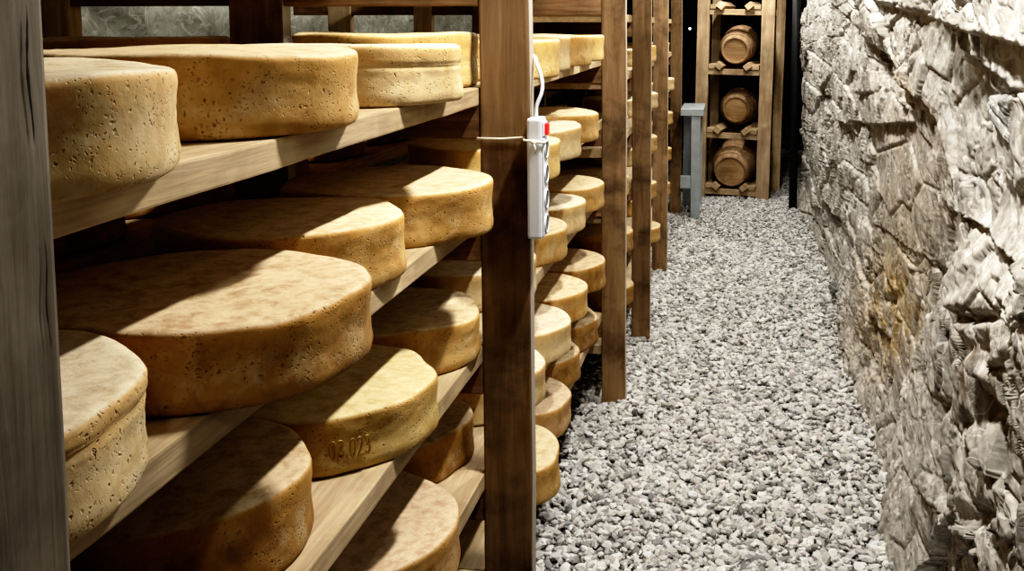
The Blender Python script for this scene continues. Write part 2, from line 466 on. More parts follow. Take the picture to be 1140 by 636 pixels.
# name: shelf, X, Y, R, thickness, material, groove, group key, label
WHEELS = [
 (1,-0.674,0.755,0.204,0.092,1,None,'front bay top shelf','pale pitted cheese wheel cut off by the grey post at the left edge, topmost shelf'),
 (1,-0.689,1.238,0.199,0.098,0,None,'front bay top shelf','big golden cheese wheel, second from the left post on the topmost shelf'),
 (1,-0.671,1.7,0.2,0.097,1,.70,'front bay top shelf','pale pitted cheese wheel with a crease line round its side, topmost shelf'),
 (1,-0.742,2.105,0.192,0.113,3,None,'front bay top shelf','plain yellow cheese wheel half hidden behind the creased one, by the tall post'),
 (2,-0.677,0.715,0.186,0.095,1,.80,'front bay second shelf','pale cheese wheel touching the grey left post, nearest on the second shelf'),
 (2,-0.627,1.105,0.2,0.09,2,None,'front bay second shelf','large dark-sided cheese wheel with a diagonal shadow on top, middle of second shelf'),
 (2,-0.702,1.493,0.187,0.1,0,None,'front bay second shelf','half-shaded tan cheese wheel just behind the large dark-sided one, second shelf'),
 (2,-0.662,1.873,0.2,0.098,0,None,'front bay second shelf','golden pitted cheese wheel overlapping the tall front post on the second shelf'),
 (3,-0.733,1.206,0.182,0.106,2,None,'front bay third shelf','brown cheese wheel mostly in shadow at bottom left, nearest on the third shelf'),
 (3,-0.693,1.598,0.195,0.094,3,None,'front bay third shelf','yellow cheese wheel with stamped digits on its side, third shelf'),
 (3,-0.708,2.0,0.187,0.098,0,None,'front bay third shelf','shaded golden cheese wheel beside the tall front post on the third shelf'),
 (4,-0.687,1.656,0.212,0.096,4,None,'front bay fourth shelf','rosy mottled cheese wheel seen from above at the bottom edge, fourth shelf'),
 (4,-0.762,2.132,0.185,0.096,2,None,'front bay fourth shelf','dark brown cheese wheel set back behind the rosy mottled one on the fourth shelf'),
 (1,-0.628,2.487,0.197,0.094,3,None,'b','nearest'), (1,-0.664,2.880,0.194,0.101,1,None,'b','second'),
 (1,-0.652,3.276,0.196,0.094,0,None,'b','third'), (1,-0.668,3.675,0.198,0.094,3,None,'b','farthest'),
 (2,-0.645,2.572,0.201,0.095,3,None,'b','nearest'), (2,-0.65,2.985,0.201,0.095,1,None,'b','second'), (2,-0.657,3.45,0.2,0.096,0,None,'b','farthest'),
 (3,-0.69,2.495,0.195,0.095,1,None,'b','nearest'), (3,-0.68,2.93,0.197,0.093,0,None,'b','second'),
 (3,-0.683,3.361,0.195,0.093,1,None,'b','third'), (3,-0.675,3.761,0.198,0.096,0,None,'b','farthest'),
 (4,-0.677,2.522,0.199,0.098,1,None,'b','nearest'), (4,-0.674,2.924,0.199,0.096,1,None,'b','second'),
 (4,-0.672,3.320,0.194,0.095,0,None,'b','third'), (4,-0.657,3.71,0.194,0.099,2,None,'b','farthest'),
 (5,-0.638,2.525,0.201,0.095,0,None,'b','nearest'), (5,-0.671,2.932,0.197,0.092,4,None,'b','second'),
 (5,-0.706,3.335,0.196,0.097,2,None,'b','third'), (5,-0.692,3.747,0.195,0.102,2,None,'b','farthest'),
]
LEV = {1: 'topmost', 2: 'second', 3: 'third', 4: 'fourth', 5: 'lowest'}
stamped = None
for i, (s, X, Y, R, t, mi, gr, grp, lab) in enumerate(WHEELS):
    near = Y < 2.2
    if grp == 'b':
        word = {0: 'golden', 1: 'pale tan', 2: 'brown', 3: 'yellow', 4: 'rosy tan'}[mi]
        where = {'nearest': 'nearest', 'second': 'second', 'third': 'third', 'farthest': 'farthest'}[lab]
        lab = '%s cheese wheel, %s on the %s shelf just behind the power strip' % (word, where, LEV[s])
        grp = 'cheese wheels on the %s shelf of the second bay' % LEV[s]
    else: grp = 'cheese wheels, ' + grp
    me = wheel_mesh(R, t, 11+i*3, 128 if near else 64, gr, lump=.0032 if near else .003)
    o = link('cheese_wheel', me, M_CH[mi], None, (X, Y, ZC+SHELF[s]+.001), (0, 0, random.uniform(0, 6.28)))
    if s == 1 and Y < 1.5: o.rotation_euler = (.014, 0, 0); o.location.z += .0015
    tag(o, lab, 'cheese', grp)
    if 'stamped' in lab: stamped = (o, R, t)

# stamped digits on the yellow wheel
def stamp(o, R, t):
    cu = bpy.data.curves.new('digits', 'FONT'); cu.body = '03.023'; cu.size = .045; cu.extrude = .0; cu.resolution_u = 3
    tmp = bpy.data.objects.new('digits_tmp', cu); COL.objects.link(tmp)
    bpy.context.view_layer.update()
    dg = bpy.context.evaluated_depsgraph_get()
    me0 = bpy.data.meshes.new_from_object(tmp.evaluated_get(dg))
    # outline strokes: thin ridges that follow the digit contours
    b = bmesh.new(); b.from_mesh(me0)
    bmesh.ops.dissolve_limit(b, angle_limit=.02, verts=b.verts, edges=b.edges)
    bmesh.ops.triangulate(b, faces=b.faces)
    bmesh.ops.subdivide_edges(b, edges=[e for e in b.edges if e.calc_length() > .006], cuts=2)
    xs = [v.co.x for v in b.verts]; cx = (min(xs)+max(xs))/2
    ext = bmesh.ops.extrude_face_region(b, geom=b.faces[:])
    for e in ext['geom']:
        if isinstance(e, bmesh.types.BMVert): e.co.z += .0034
    a0 = math.radians(-54) - o.rotation_euler.z
    for v in b.verts:
        a = a0 + (v.co.x-cx)*.55/R
        rr = R - .0012 + v.co.z
        v.co = Vector((rr*math.cos(a), rr*math.sin(a), (.026+v.co.y)))
    bmesh.ops.recalc_face_normals(b, faces=b.faces)
    me = mesh_of(b, 'stamped_number')
    bpy.data.objects.remove(tmp); bpy.data.meshes.remove(me0)
    m, nt, bs = mat('stamped_rind'); v, tc, oi = objvec(nt)
    n = noise(nt, v, 60, 4)
    nt.links.new(ramp(nt, n, [(.3, (.30,.18,.06)), (.7, (.44,.29,.10))]), bs.inputs['Base Color']); bs.inputs['Roughness'].default_value = .75
    d = link('stamped_number', me, m, o)
    d['label'] = 'raised digits pressed into the rind'
stamp(*stamped)

# ------------------------------------------------------------------ rack uprights and shelves
POSTS = [  # X left, X right, Y, material
    (-.515, -.4200, .468, M_POSTG),
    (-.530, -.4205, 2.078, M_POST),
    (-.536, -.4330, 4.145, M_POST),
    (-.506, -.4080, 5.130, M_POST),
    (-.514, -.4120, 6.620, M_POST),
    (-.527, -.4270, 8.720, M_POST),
]
PLAB = ['grey weathered rack upright, a broad plank at the left edge of the picture',
        'tall brown rack upright carrying the white power strip',
        'brown rack upright standing in the gravel, next behind the power strip one',
        'dark brown rack upright, third along the aisle',
        'brown rack upright with a mottled face, fourth along the aisle',
        'farthest brown rack upright beside the metal table']
FARLEV = [.05, -.23, -.52, -.80, -1.09, -1.37]
NEARLEV = [.150, -.132, -.398, -.695, -.985, -1.220]
PT = .042
for i, (xl, xr, y, pm) in enumerate(POSTS):
    t = thing('rack_upright', PLAB[i], 'rack post', (0, y, 0), group='uprights of the cheese racks along the aisle')
    top = ZC + .75
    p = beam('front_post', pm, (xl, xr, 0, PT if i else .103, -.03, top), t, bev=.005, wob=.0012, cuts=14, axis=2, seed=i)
    lev = NEARLEV if i <= 2 else FARLEV
    bx = -1.021
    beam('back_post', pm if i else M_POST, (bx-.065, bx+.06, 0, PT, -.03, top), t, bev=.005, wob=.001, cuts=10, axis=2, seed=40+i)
    if i == 0:
        for (cy, z0, z1, w, sd) in ((.5535, -.072, .012, .0011, 1), (.5585, -.20, -.13, .0006, 2), (.545, -.42, -.36, .0007, 3)):
            bm = bmesh.new(); rr = random.Random(sd); L = []; Rr = []
            for q in range(15):
                u = q/14; ww = w*math.sin(math.pi*u)**.7*(.6+.8*rr.random())+.0001; oy = cy-y+.0012*math.sin(u*7+sd)
                L.append(bm.verts.new((xr+.0032, oy-ww, ZC+z0+(z1-z0)*u))); Rr.append(bm.verts.new((xr+.0032, oy+ww, ZC+z0+(z1-z0)*u)))
            for q in range(14): bm.faces.new((L[q], Rr[q], Rr[q+1], L[q+1]))
            link('split_crack', mesh_of(bm, 'split_crack'), M_CRACK, t)
    for k, z in enumerate(lev + ([.40] if i <= 2 else [])):
        zt = ZC + z - BTH - .0005
        beam('cross_bearer', M_BEAR, (bx+.061, xl, 0.002, PT-.002, zt-.072, zt), t, bev=.003, wob=.0006, cuts=6, axis=0, seed=i*9+k)

BAYN = ['front bay', 'second bay', 'third bay', 'fourth bay', 'farthest bay']
for bay in range(5):
    y0 = POSTS[bay][2]; y1 = POSTS[bay+1][2]
    lev = NEARLEV if bay < 2 else FARLEV
    xe = [-.530, -.536, -.506, -.506, -.515][bay]
    for k, z in enumerate(lev):
        if bay < 2: nm = ['overhead', 'topmost', 'second', 'third', 'fourth', 'lowest'][k]
        else: nm = ['overhead', 'topmost', 'second', 'third', 'fourth', 'lowest'][k]
        if bay < 2 and k == 0: z = .40
        a = y0+.001 + (PT*.5 if bay >= 0 else 0); b_ = y1+PT*.5-.001
        o = beam('shelf_board', M_BOARD, (-.955, xe, a, b_, ZC+z-BTH, ZC+z), None, bev=.003, wob=.0009, cuts=18, axis=1, seed=200+bay*10+k)
        wh = ['left of the power strip', 'between power strip post and second post', 'between second and third aisle posts', 'between third and fourth aisle posts', 'between fourth and farthest aisle posts'][bay]
        tag(o, '%s wooden shelf board %s' % (nm, wh), 'shelf', 'shelf boards of the cheese racks')

# wheels of the far bays: the aisle side row that shows between the posts
rf = random.Random(5)
def far_wheel(bay, k, Y, X, mi, lab):
    R = rf.uniform(.19, .203); t = rf.uniform(.092, .10)
    o = link('cheese_wheel', wheel_mesh(R, t, 900+int(Y*100)+k, 56), M_CH[mi], None, (X-.022-R, Y, ZC+FARLEV[k]+.001), (0, 0, rf.uniform(0, 6)))
    tag(o, lab, 'cheese', 'cheese wheels of the far bays')
FW = [ # bay, level, Y, X of aisle side, mat
    (2,1,4.62,-.455,1),(2,2,4.62,-.452,1),(2,3,4.66,-.455,0),(2,4,4.80,-.446,2),(2,5,4.86,-.447,2),
    (3,1,5.75,-.45,1),(3,2,5.78,-.45,1),(3,3,5.80,-.45,1),(3,4,5.8,-.45,0),(3,5,6.35,-.415,0),
    (3,1,6.35,-.45,0),(3,2,6.33,-.44,1),(3,3,6.35,-.445,0),(3,4,6.30,-.44,0),
    (4,1,7.90,-.46,1),(4,2,8.10,-.435,1),(4,3,8.15,-.45,0),(4,4,8.1,-.46,0),(4,5,8.1,-.46,0),
    (4,1,7.3,-.47,1),(4,2,7.3,-.46,1),(4,3,7.3,-.46,0),
]
cnt = {}
for (bay, k, Y, X, mi) in FW:
    n = cnt.get((bay, k), 0); cnt[(bay, k)] = n+1
    tot = sum(1 for q in FW if q[0] == bay and q[1] == k)
    gap = {2: 'second and third', 3: 'third and fourth', 4: 'fourth and farthest'}[bay]
    far = '' if tot == 1 else ('farther ' if (n == 1) == (bay == 3) else 'nearer ')
    lab = '%scheese wheel on the %s shelf between the %s aisle posts' % (far, LEV[k], gap)
    far_wheel(bay, k, Y, X, mi, lab)

# the rack that stands back to back with this one: only its top part shows over the wheels
t = thing('back_rack', 'dim wooden rack behind the front shelves, seen through the gap at top left', 'rack', (0, 0, 0))
for j, (xb, yb, wb) in enumerate([(-1.56, 2.12, .068), (-1.739, 4.20, .102), (-1.357, 4.20, .08)]):
    beam('post', M_RACK, (xb, xb+wb, yb, yb+.05, -.03, ZC+.75), t, bev=.004, wob=.001, cuts=8, axis=2, seed=70+j)
for j, (yb, z) in enumerate([(2.13, .115), (4.21, .115), (2.13, -.166), (4.21, -.166)]):
    beam('cross_bearer', M_BEAR, (-1.9, -1.09, yb, yb+.04, ZC+z-.072, ZC+z), t, bev=.003, axis=0, seed=80+j)
for k, z in enumerate(NEARLEV[1:]):
    beam('shelf_board', M_BOARD, (-1.50, -1.095, .6, 8.7, ZC+z-BTH, ZC+z), t, bev=.003, wob=.001, cuts=10, axis=1, seed=90+k)  # lengthened past the posts to block stray lamp light on the rear wall
RW = [(1, 2.10, 'dark cheese wheel on the rear rack behind the big golden wheel, topmost shelf')]
for k, y in enumerate((1.66, 2.08, 2.50, 2.92, 3.34, 3.76)):
    RW.append((2, y, 'dark cheese wheel deep in the rear rack on the second shelf, %s of six' % ('nearest', 'second', 'third', 'fourth', 'fifth', 'farthest')[k]))
for k, y in enumerate((2.15, 2.57, 2.99, 3.41)):
    RW.append((3, y, 'dark cheese wheel deep in the rear rack on the third shelf, %s of four' % ('nearest', 'second', 'third', 'farthest')[k]))
for k, (sh, Y, lab) in enumerate(RW):
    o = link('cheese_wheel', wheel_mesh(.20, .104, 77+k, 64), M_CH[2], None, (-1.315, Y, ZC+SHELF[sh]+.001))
    tag(o, lab, 'cheese', 'cheese wheels on the rear rack')

# ------------------------------------------------------------------ power strip tied to the post
ps = thing('power_strip', 'white multi-socket power strip tied upright to the tall front post', 'power strip', (-.3995, 2.057, ZC-.318))
b = beam_bm(-.0185, .0125, -.030, .030, -.127, .127, bev=.006)
link('housing', mesh_of(b, 'housing'), M_PLASTIC, ps)
link('socket_rail', mesh_of(beam_bm(.0125, .0165, -.024, .024, -.122, .085, bev=.0015), 'socket_rail'), M_PLASTIC, ps)
link('switch_bezel', mesh_of(beam_bm(.0125, .0165, -.020, .020, .072+.016, .118, bev=.0015), 'switch_bezel'), M_PLASTIC, ps)
sw = beam_bm(.014, .0225, -.013, .013, .091, .115, bev=.002)
link('switch', mesh_of(sw, 'switch'), M_RED, ps)['label'] = 'red rocker switch'
def disc(r, d, seg=24):
    b = bmesh.new(); bmesh.ops.create_cone(b, cap_ends=True, segments=seg, radius1=r, radius2=r, depth=d); return b
for k in range(4):
    z = -.098 + k*.053
    # socket: ring lip with a dark recessed well and two pin holes
    bm = bmesh.new()
    N = 28
    prof = [(.0205, .0165), (.0205, .0195), (.0180, .0195), (.0175, .0150)]
    rings = [[bm.verts.new((x, r*math.cos(2*math.pi*q/N), z+r*math.sin(2*math.pi*q/N))) for q in range(N)] for (r, x) in prof]
    for A, B in zip(rings, rings[1:]):
        for q in range(N): bm.faces.new((A[q], A[(q+1) % N], B[(q+1) % N], B[q]))
    bmesh.ops.recalc_face_normals(bm, faces=bm.faces)
    so = link('socket', mesh_of(bm, 'socket', True), M_PLASTIC, ps)
    wl = disc(.0176, .0012); bmesh.ops.rotate(wl, verts=wl.verts, matrix=Matrix.Rotation(math.pi/2, 3, 'Y')); bmesh.ops.translate(wl, verts=wl.verts, vec=(.0172, 0, z))
    link('socket_well', mesh_of(wl, 'socket_well'), M_SOCKET, so)
cb = [(-.004, 0, .125), (-.003, .002, .150), (.006, .006, .175), (.0075, .012, .195), (.001, .022, .218), (-.010, .038, .238), (-.022, .068, .252), (-.06, .084, .262), (-.12, .085, .27)]
link('power_cable', mesh_of(tube_bm(smooth_path(cb), .0042, 12), 'power_cable', True), M_PLASTIC, ps)['label'] = 'white cable looping behind the post'
# cord round post and strip
zt = ZC-.238
cp = [(-.5335, 2.0735), (-.48, 2.0725), (-.432, 2.0715), (-.4225, 2.0230), (-.415, 2.0225), (-.388, 2.0235), (-.3815, 2.0280), (-.3815, 2.0830), (-.385, 2.0950), (-.415, 2.1220), (-.47, 2.1230), (-.53, 2.1230), (-.5345, 2.1190)]
cd_ = bmesh.new()
add_bm(cd_, tube_bm([(x, y, zt+.003*math.sin(x*40)-.012*(x+.53)) for x, y in cp], .0024, 8, closed=True))
kn = bmesh.new(); bmesh.ops.create_icosphere(kn, subdivisions=2, radius=.006); bmesh.ops.translate(kn, verts=kn.verts, vec=(-.402, 2.0205, zt-.002)); add_bm(cd_, kn)
add_bm(cd_, tube_bm([(-.402, 2.019, zt-.002), (-.398, 2.015, zt-.012), (-.397, 2.017, zt-.024)], .0018, 6))
tag(link('tie_cord', mesh_of(cd_, 'tie_cord', True), M_TIE), 'cream cord knotted round the tall front post and the power strip', 'cord')

# ------------------------------------------------------------------ barrel rack at the far end
br = thing('barrel_rack', 'tall pale wooden rack holding small barrels at the far end of the aisle', 'rack', (.035, 9.80, 0), (0, math.radians(1.0), math.radians(-10)))
RH = 2.6
for (nm, x, y, w, d) in [('post', -.36, -.22, .115, .06), ('post', .245, -.22, .125, .06), ('post', -.33, .36, .09, .06), ('post', .31, .36, .09, .06)]:
    beam(nm, M_RACK, (x, x+w, y, y+d, -.02, RH), br, bev=.004, wob=.002, cuts=10, axis=2, seed=int(abs(x*100)))
RL = [.085, .625, 1.235, 1.80, 2.4]
for k, z in enumerate(RL):
    beam('front_rail', M_RACKX, (-.245, .245, -.21, -.16, z-.055, z), br, bev=.003, wob=.001, cuts=6, axis=0, seed=300+k)
    beam('back_rail', M_RACKX, (-.24, .31, .37, .41, z-.055, z), br, bev=.003, wob=.001, cuts=6, axis=0, seed=310+k)
    for sgn in (-1, 1):
        bm = bmesh.new()
        a = beam_bm(-.035, .035, -.26, .36, -.028, .028, bev=.004)
        bmesh.ops.rotate(a, verts=a.verts, matrix=Matrix.Rotation(sgn*math.radians(-38), 3, 'Y'))
        bmesh.ops.translate(a, verts=a.verts, vec=(sgn*.135, 0, z+.030)); add_bm(bm, a)
        c = link('cradle_wedge', mesh_of(bm, 'cradle_wedge'), M_RACKX, br)
        beam('side_block', M_RACKX, (sgn*.19-.05 if sgn > 0 else -.24, sgn*.19+.05 if sgn > 0 else -.14-.005, -.22, .30, z+.0005, z+.045), br, bev=.003, axis=1, seed=330+k)
bpy.context.view_layer.update()
BM = br.matrix_world.copy()
def barrel(k, z, r0, r1, lab, tilt=4, yo=-.19, ln=.56):
    t = thing('barrel', lab, 'barrel', BM @ Vector((0, yo, z)), (math.radians(tilt), br.rotation_euler.y, br.rotation_euler.z), 'small barrels lying in the far rack')
    N = 40; bm = bmesh.new(); prof = []
    for q in range(13):
        u = q/12; prof.append((r0+(r1-r0)*math.sin(math.pi*u)**.9, u*ln))
    rings = [[bm.verts.new((r*math.cos(2*math.pi*s/N), y, r*math.sin(2*math.pi*s/N))) for s in range(N)] for r, y in prof]
    inner = [[bm.verts.new(((prof[e][0]-.018)*math.cos(2*math.pi*s/N), prof[e][1], (prof[e][0]-.018)*math.sin(2*math.pi*s/N))) for s in range(N)] for e in (0, -1)]
    deep = [[bm.verts.new(((prof[e][0]-.020)*math.cos(2*math.pi*s/N), prof[e][1]+(.02 if e == 0 else -.02), (prof[e][0]-.020)*math.sin(2*math.pi*s/N))) for s in range(N)] for e in (0, -1)]
    def strip(A, B):
        for s in range(N): bm.faces.new((A[s], A[(s+1) % N], B[(s+1) % N], B[s]))
    for A, B in zip(rings, rings[1:]): strip(A, B)
    strip(rings[0], inner[0]); strip(rings[-1], inner[1]); strip(inner[0], deep[0]); strip(inner[1], deep[1])
    bm.faces.new(deep[1])
    bmesh.ops.recalc_face_normals(bm, faces=bm.faces)
    link('staves', mesh_of(bm, 'staves', True), M_BARREL, t)
    hd = bmesh.new(); bmesh.ops.create_cone(hd, cap_ends=True, segments=N, radius1=r0-.019, radius2=r0-.019, depth=.012)
    bmesh.ops.rotate(hd, verts=hd.verts, matrix=Matrix.Rotation(math.pi/2, 3, 'X')); bmesh.ops.translate(hd, verts=hd.verts, vec=(0, .016, 0))
    link('head', mesh_of(hd, 'head'), M_BHEAD, t)
    for y, in ((.06,), (.16,), (ln-.16,), (ln-.06,)):
        rr = r0+(r1-r0)*math.sin(math.pi*y/ln)**.9
        hb = bmesh.new()
        ra = [[hb.verts.new(((rr+e)*math.cos(2*math.pi*s/N), y+dy, (rr+e)*math.sin(2*math.pi*s/N))) for s in range(N)] for e, dy in ((0, -.012), (.004, -.011), (.004, .011), (0, .012))]
        for A, B in zip(ra, ra[1:]):
            for s in range(N): hb.faces.new((A[s], A[(s+1) % N], B[(s+1) % N], B[s]))
        bmesh.ops.recalc_face_normals(hb, faces=hb.faces)
        link('hoop', mesh_of(hb, 'hoop', True), M_BARREL, t)
barrel(0, RL[0]+.175, .152, .212, 'largest reddish barrel on the bottom level of the far rack', tilt=13, yo=-.23)
barrel(1, RL[1]+.215, .125, .180, 'dark barrel in shadow on the middle level of the far rack', tilt=4, yo=-.02, ln=.42)
barrel(2, RL[2]+.175, .130, .175, 'small round barrel on the upper level of the far rack', tilt=12, yo=-.17, ln=.5)

# ------------------------------------------------------------------ metal table and black pipe
mt = thing('metal_table', 'grey galvanised metal table behind the farthest rack upright', 'table', (-.302, 8.52, 0))
link('table_top', mesh_of(beam_bm(-.122, .075, -.02, .62, .885, .945, bev=.004), 'table_top'), M_STEEL, mt)
for (x, y) in ((-.03, .0), (-.122, .54), (-.03, .54)):
    beam('leg', M_STEEL, (x-.002, x+.078, y, y+.05, -.02, .884), mt, bev=.004)
beam('lower_rail', M_STEEL, (-.122, -.033, .005, .045, .26, .37), mt, bev=.004)
beam('side_rail', M_STEEL, (-.015, .03, .051, .539, .28, .35), mt, bev=.004)
pb = bmesh.new(); bmesh.ops.create_cone(pb, cap_ends=True, segments=20, radius1=.036, radius2=.036, depth=2.9); bmesh.ops.translate(pb, verts=pb.verts, vec=(0, 0, 1.43))
tag(link('pipe', mesh_of(pb, 'pipe', True), M_BLACK, None, (.557, 9.0, 0)), 'upright black pipe at the far end of the rock wall', 'pipe')

# tiny lamp far off in the dark
lb = thing('wall_lamp', 'tiny white lamp glowing in the dark left of the barrel rack', 'lamp', (-.516, 12.5, ZC-.044))
me = bmesh.new(); bmesh.ops.create_icosphere(me, subdivisions=2, radius=.014)
m, nt, bs = mat('lamp_glow'); bs.inputs['Base Color'].default_value = (1, 1, 1, 1); bs.inputs['Emission Color'].default_value = (.9, .95, 1, 1); bs.inputs['Emission Strength'].default_value = 9
link('bulb', mesh_of(me, 'bulb', True), m, lb)
beam('bracket', M_BLACK, (-.012, .012, .016, .36, -.012, .012), lb, bev=.002)

# ------------------------------------------------------------------ the rock wall on the right
def poly_side(u, v, pts):
    """signed horizontal distance from a polyline x(v): positive to the right"""
    p = np.array(pts, float); o = np.argsort(p[:, 1]); p = p[o]
    return u - np.interp(v, p[:, 1], p[:, 0])
def poly_above(u, v, pts):
    p = np.array(pts, float); return np.interp(u, p[:, 0], p[:, 1]) - v
def blob(u, v, cx, cy, rx, ry):
    return np.exp(-(((u-cx)/rx)**2+((v-cy)/ry)**2))

NY, NZ_ = 1150, 640
zg = np.linspace(-1.72, 1.0, NZ_)
n1, n2, n3, n4 = Noise(3), Noise(8), Noise(21), Noise(34)
m1, m2, m3, m4 = Noise3(2), Noise3(5), Noise3(9), Noise3(12)
XK = ([.9, 2.2, 3.08, 3.99, 4.57, 6.27, 7.84, 9.2], [.68, .675, .672, .682, .665, .685, .675, .640])
def coarse(YY, ZZ):
    """big shapes of the wall: slabs, ledges and hollows; returns X and the region masks"""
    X0 = np.interp(YY, *XK)
    U, V = px_of(X0-.10, YY, ZZ)
    LY = 4*np.log(YY)
    jit = 7*n2.fbm(LY*2, ZZ*5, 4) + 3*n3.fbm(LY*7, ZZ*18, 3)
    Uj, Vj = U+jit, V+jit*.8
    f1, e1, r1 = n1.facet(LY*.55+ZZ*.5, ZZ*1.9-LY*.25)
    f2, e2, r2 = n2.facet(LY*1.6+9+ZZ*1.2, ZZ*4.6-LY*.6)
    W = {}
    mid = sm(-7, 7, poly_side(Uj, V, [(955,0),(947,60),(944,110),(950,190),(937,250),(926,330),(940,420),(965,520),(1000,640)]))
    S = .050*mid
    S = S + .045*sm(-6, 6, poly_side(Uj, Vj, [(932,-60),(940,0),(962,45),(990,85),(1035,130),(1058,185),(1066,260),(1075,330),(1110,420),(1180,520)]))
    S -= .05*blob(U, V, 974, 78, 12, 34)
    S += .040*sm(-3, 5, poly_above(Uj, Vj, [(900,-60),(975,2),(1000,8),(1050,18),(1100,30),(1150,46),(1300,90)]))
    S += .022*sm(-3, 6, poly_above(Uj, Vj, [(1000,-80),(1050,12),(1075,34),(1098,62),(1128,84),(1160,120),(1300,260)]))
    S += .045*sm(-7, 7, poly_side(Uj, V, [(1060,240),(1035,320),(1004,400),(998,480),(1000,640)]))*sm(230, 330, V)
    S += .030*sm(-8, 8, poly_side(Uj, Vj, [(1110,300),(1085,350),(1062,420),(1052,500),(1062,560),(1050,640)]))*sm(280, 360, V)
    for (cx, cy, rx, ry, d) in [(1092,388,16,12,.06),(1118,452,9,20,.07),(1098,575,18,12,.07),(1086,470,10,8,.04),(1108,355,22,6,.04),(955,410,5,22,.04),(975,332,9,6,.03),(1052,470,4,60,.03),(1062,545,8,18,.04),(1120,395,6,30,.04)]:
        S -= d*blob(Uj, Vj, cx, cy, rx, ry)
    slab = blob(U, V, 995, 210, 42, 120)
    calm = np.clip(.8*blob(U, V, 1072, 115, 36, 85) + .75*slab + .4*blob(U, V, 985, 360, 25, 70), 0, .9)
    D = (.045*f1 + .026*f2 - .010*(1-sm(0, .10, e2)) + .03*n4.fbm(LY*1.1+ZZ*.7, ZZ*3, 3))*(1-.7*calm)
    X = X0 - S - D - .05*sm(-1.42, -1.68, ZZ)
    return X, dict(U=U, V=V, Uj=Uj, Vj=Vj, jit=jit, mid=mid, slab=slab, calm=calm, e2=e2, r2=r2)
# first pass on a plain grid, then each course is resampled so that faces turned to the aisle's near end get their share of vertices
q = np.linspace(0, 1, 1600)
Yc = 1/(1/.95 + (1/9.35-1/.95)*q)
YY, ZZ = np.meshgrid(Yc, zg, indexing='ij')
Xc, _ = coarse(YY, ZZ)
Yn = np.empty((NY, NZ_))
for j in range(NZ_):
    x = Xc[:, j]; st = np.hypot(np.diff(x)*3.0, np.diff(Yc)*.55)/Yc[1:]
    cu = np.concatenate([[0], np.cumsum(st)]); cu /= cu[-1]
    Yn[:, j] = np.interp(np.linspace(0, 1, NY), cu, Yc)
k = np.ones(21)/21
for _ in range(2):           # keep neighbouring courses aligned
    Yn = np.apply_along_axis(lambda r: np.convolve(np.pad(r, 10, 'edge'), k, 'valid'), 1, Yn)
YY = Yn; ZZ = np.broadcast_to(zg, YY.shape)
X, K = coarse(YY, ZZ)
U, V, Uj, Vj, jit, mid, slab, calm, e2, r2 = (K[i] for i in ('U','V','Uj','Vj','jit','mid','slab','calm','e2','r2'))
P3 = np.stack([X, YY, ZZ], -1)
du = np.gradient(P3, axis=0); dv = np.gradient(P3, axis=1)
NN = np.cross(dv, du); NN /= np.linalg.norm(NN, axis=-1)[..., None]+1e-12
NN[NN[..., 0] > 0] *= -1
def blur(a, w):
    for ax in (0, 1):
        c = np.cumsum(np.pad(a, [(w+1, w) if i == ax else (0, 0) for i in range(a.ndim)], 'edge'), axis=ax)
        n = a.shape[ax]
        a = (np.take(c, range(2*w+1, 2*w+1+n), axis=ax) - np.take(c, range(0, n), axis=ax))/(2*w+1)
    return a
NN = blur(blur(NN, 9), 9); NN /= np.linalg.norm(NN, axis=-1)[..., None]+1e-12
farpart = 1-mid
ca, sa = math.cos(.9), math.sin(.9)
Pw = P3 + .06*np.stack([m1.perlin(P3*4), m2.perlin(P3*4+5), m3.perlin(P3*4+9)], -1)
Pr = np.stack([Pw[..., 0], Pw[..., 1]*ca+Pw[..., 2]*sa, (-Pw[..., 1]*sa+Pw[..., 2]*ca)], -1)      # along the dip of the schist
h2, ee2, q2 = m1.facet(Pr*np.array([6, 4, 8.5]))
h3, ee3, q3 = m2.facet(Pr*np.array([15, 11, 21])+3)
h4, ee4, q4 = m3.facet(Pw*np.array([38, 34, 42]))
fb = m4.fbm(Pr*np.array([7, 5, 12]), 5)
rgd = m3.fbm(Pr*np.array([5, 3, 9]), 5, ridged=True)
act = np.clip(.62+.9*m4.perlin(P3*2.2), .3, 1.4)*(1-.80*calm)
disp = act*(.026*h2 + .013*h3 + .0055*h4 + .016*fb + .010*rgd - .006*(1-sm(0, .10, ee3)) - .010*(1-sm(0, .07, ee2)))
disp = disp + .005*m1.fbm(Pw*30, 3)*calm
P3 = P3 + NN*disp[..., None]
P3[..., 1] = np.maximum(P3[..., 1], .8)
# mineral tint; also darker along the cracks between facets
def col(c): return np.array(c, float)[None, None, :]
T = np.ones(U.shape+(3,))*col((.55,.525,.485))
def lay(T, w, c): return T*(1-w[..., None]) + w[..., None]*col(c)
T = lay(T, .75*farpart, (.62,.60,.56))
T = lay(T, farpart*sm(.62, .78, q3)*.65, (.24,.235,.215))
T = lay(T, .55*farpart*sm(.05, .35, fb), (.37,.345,.30))
T = lay(T, np.clip(slab*1.2, 0, 1)*.85, (.45,.405,.335))
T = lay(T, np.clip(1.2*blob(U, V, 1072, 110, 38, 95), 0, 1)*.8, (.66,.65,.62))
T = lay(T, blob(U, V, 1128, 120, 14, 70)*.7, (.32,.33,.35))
T = lay(T, np.clip(1.4*blob(U+jit, V, 976, 345, 26, 66), 0, 1)*sm(-.6, .05, m2.fbm(Pw*7, 4))*.85, (.50,.36,.16))
band = np.exp(-(poly_side(Uj, Vj, [(962,45),(990,85),(1030,130),(1050,185),(1056,250)])/13)**2)*sm(50, 80, V)*(1-sm(200, 250, V))
T = lay(T, band*.6*sm(-.4, .2, fb), (.36,.25,.13))
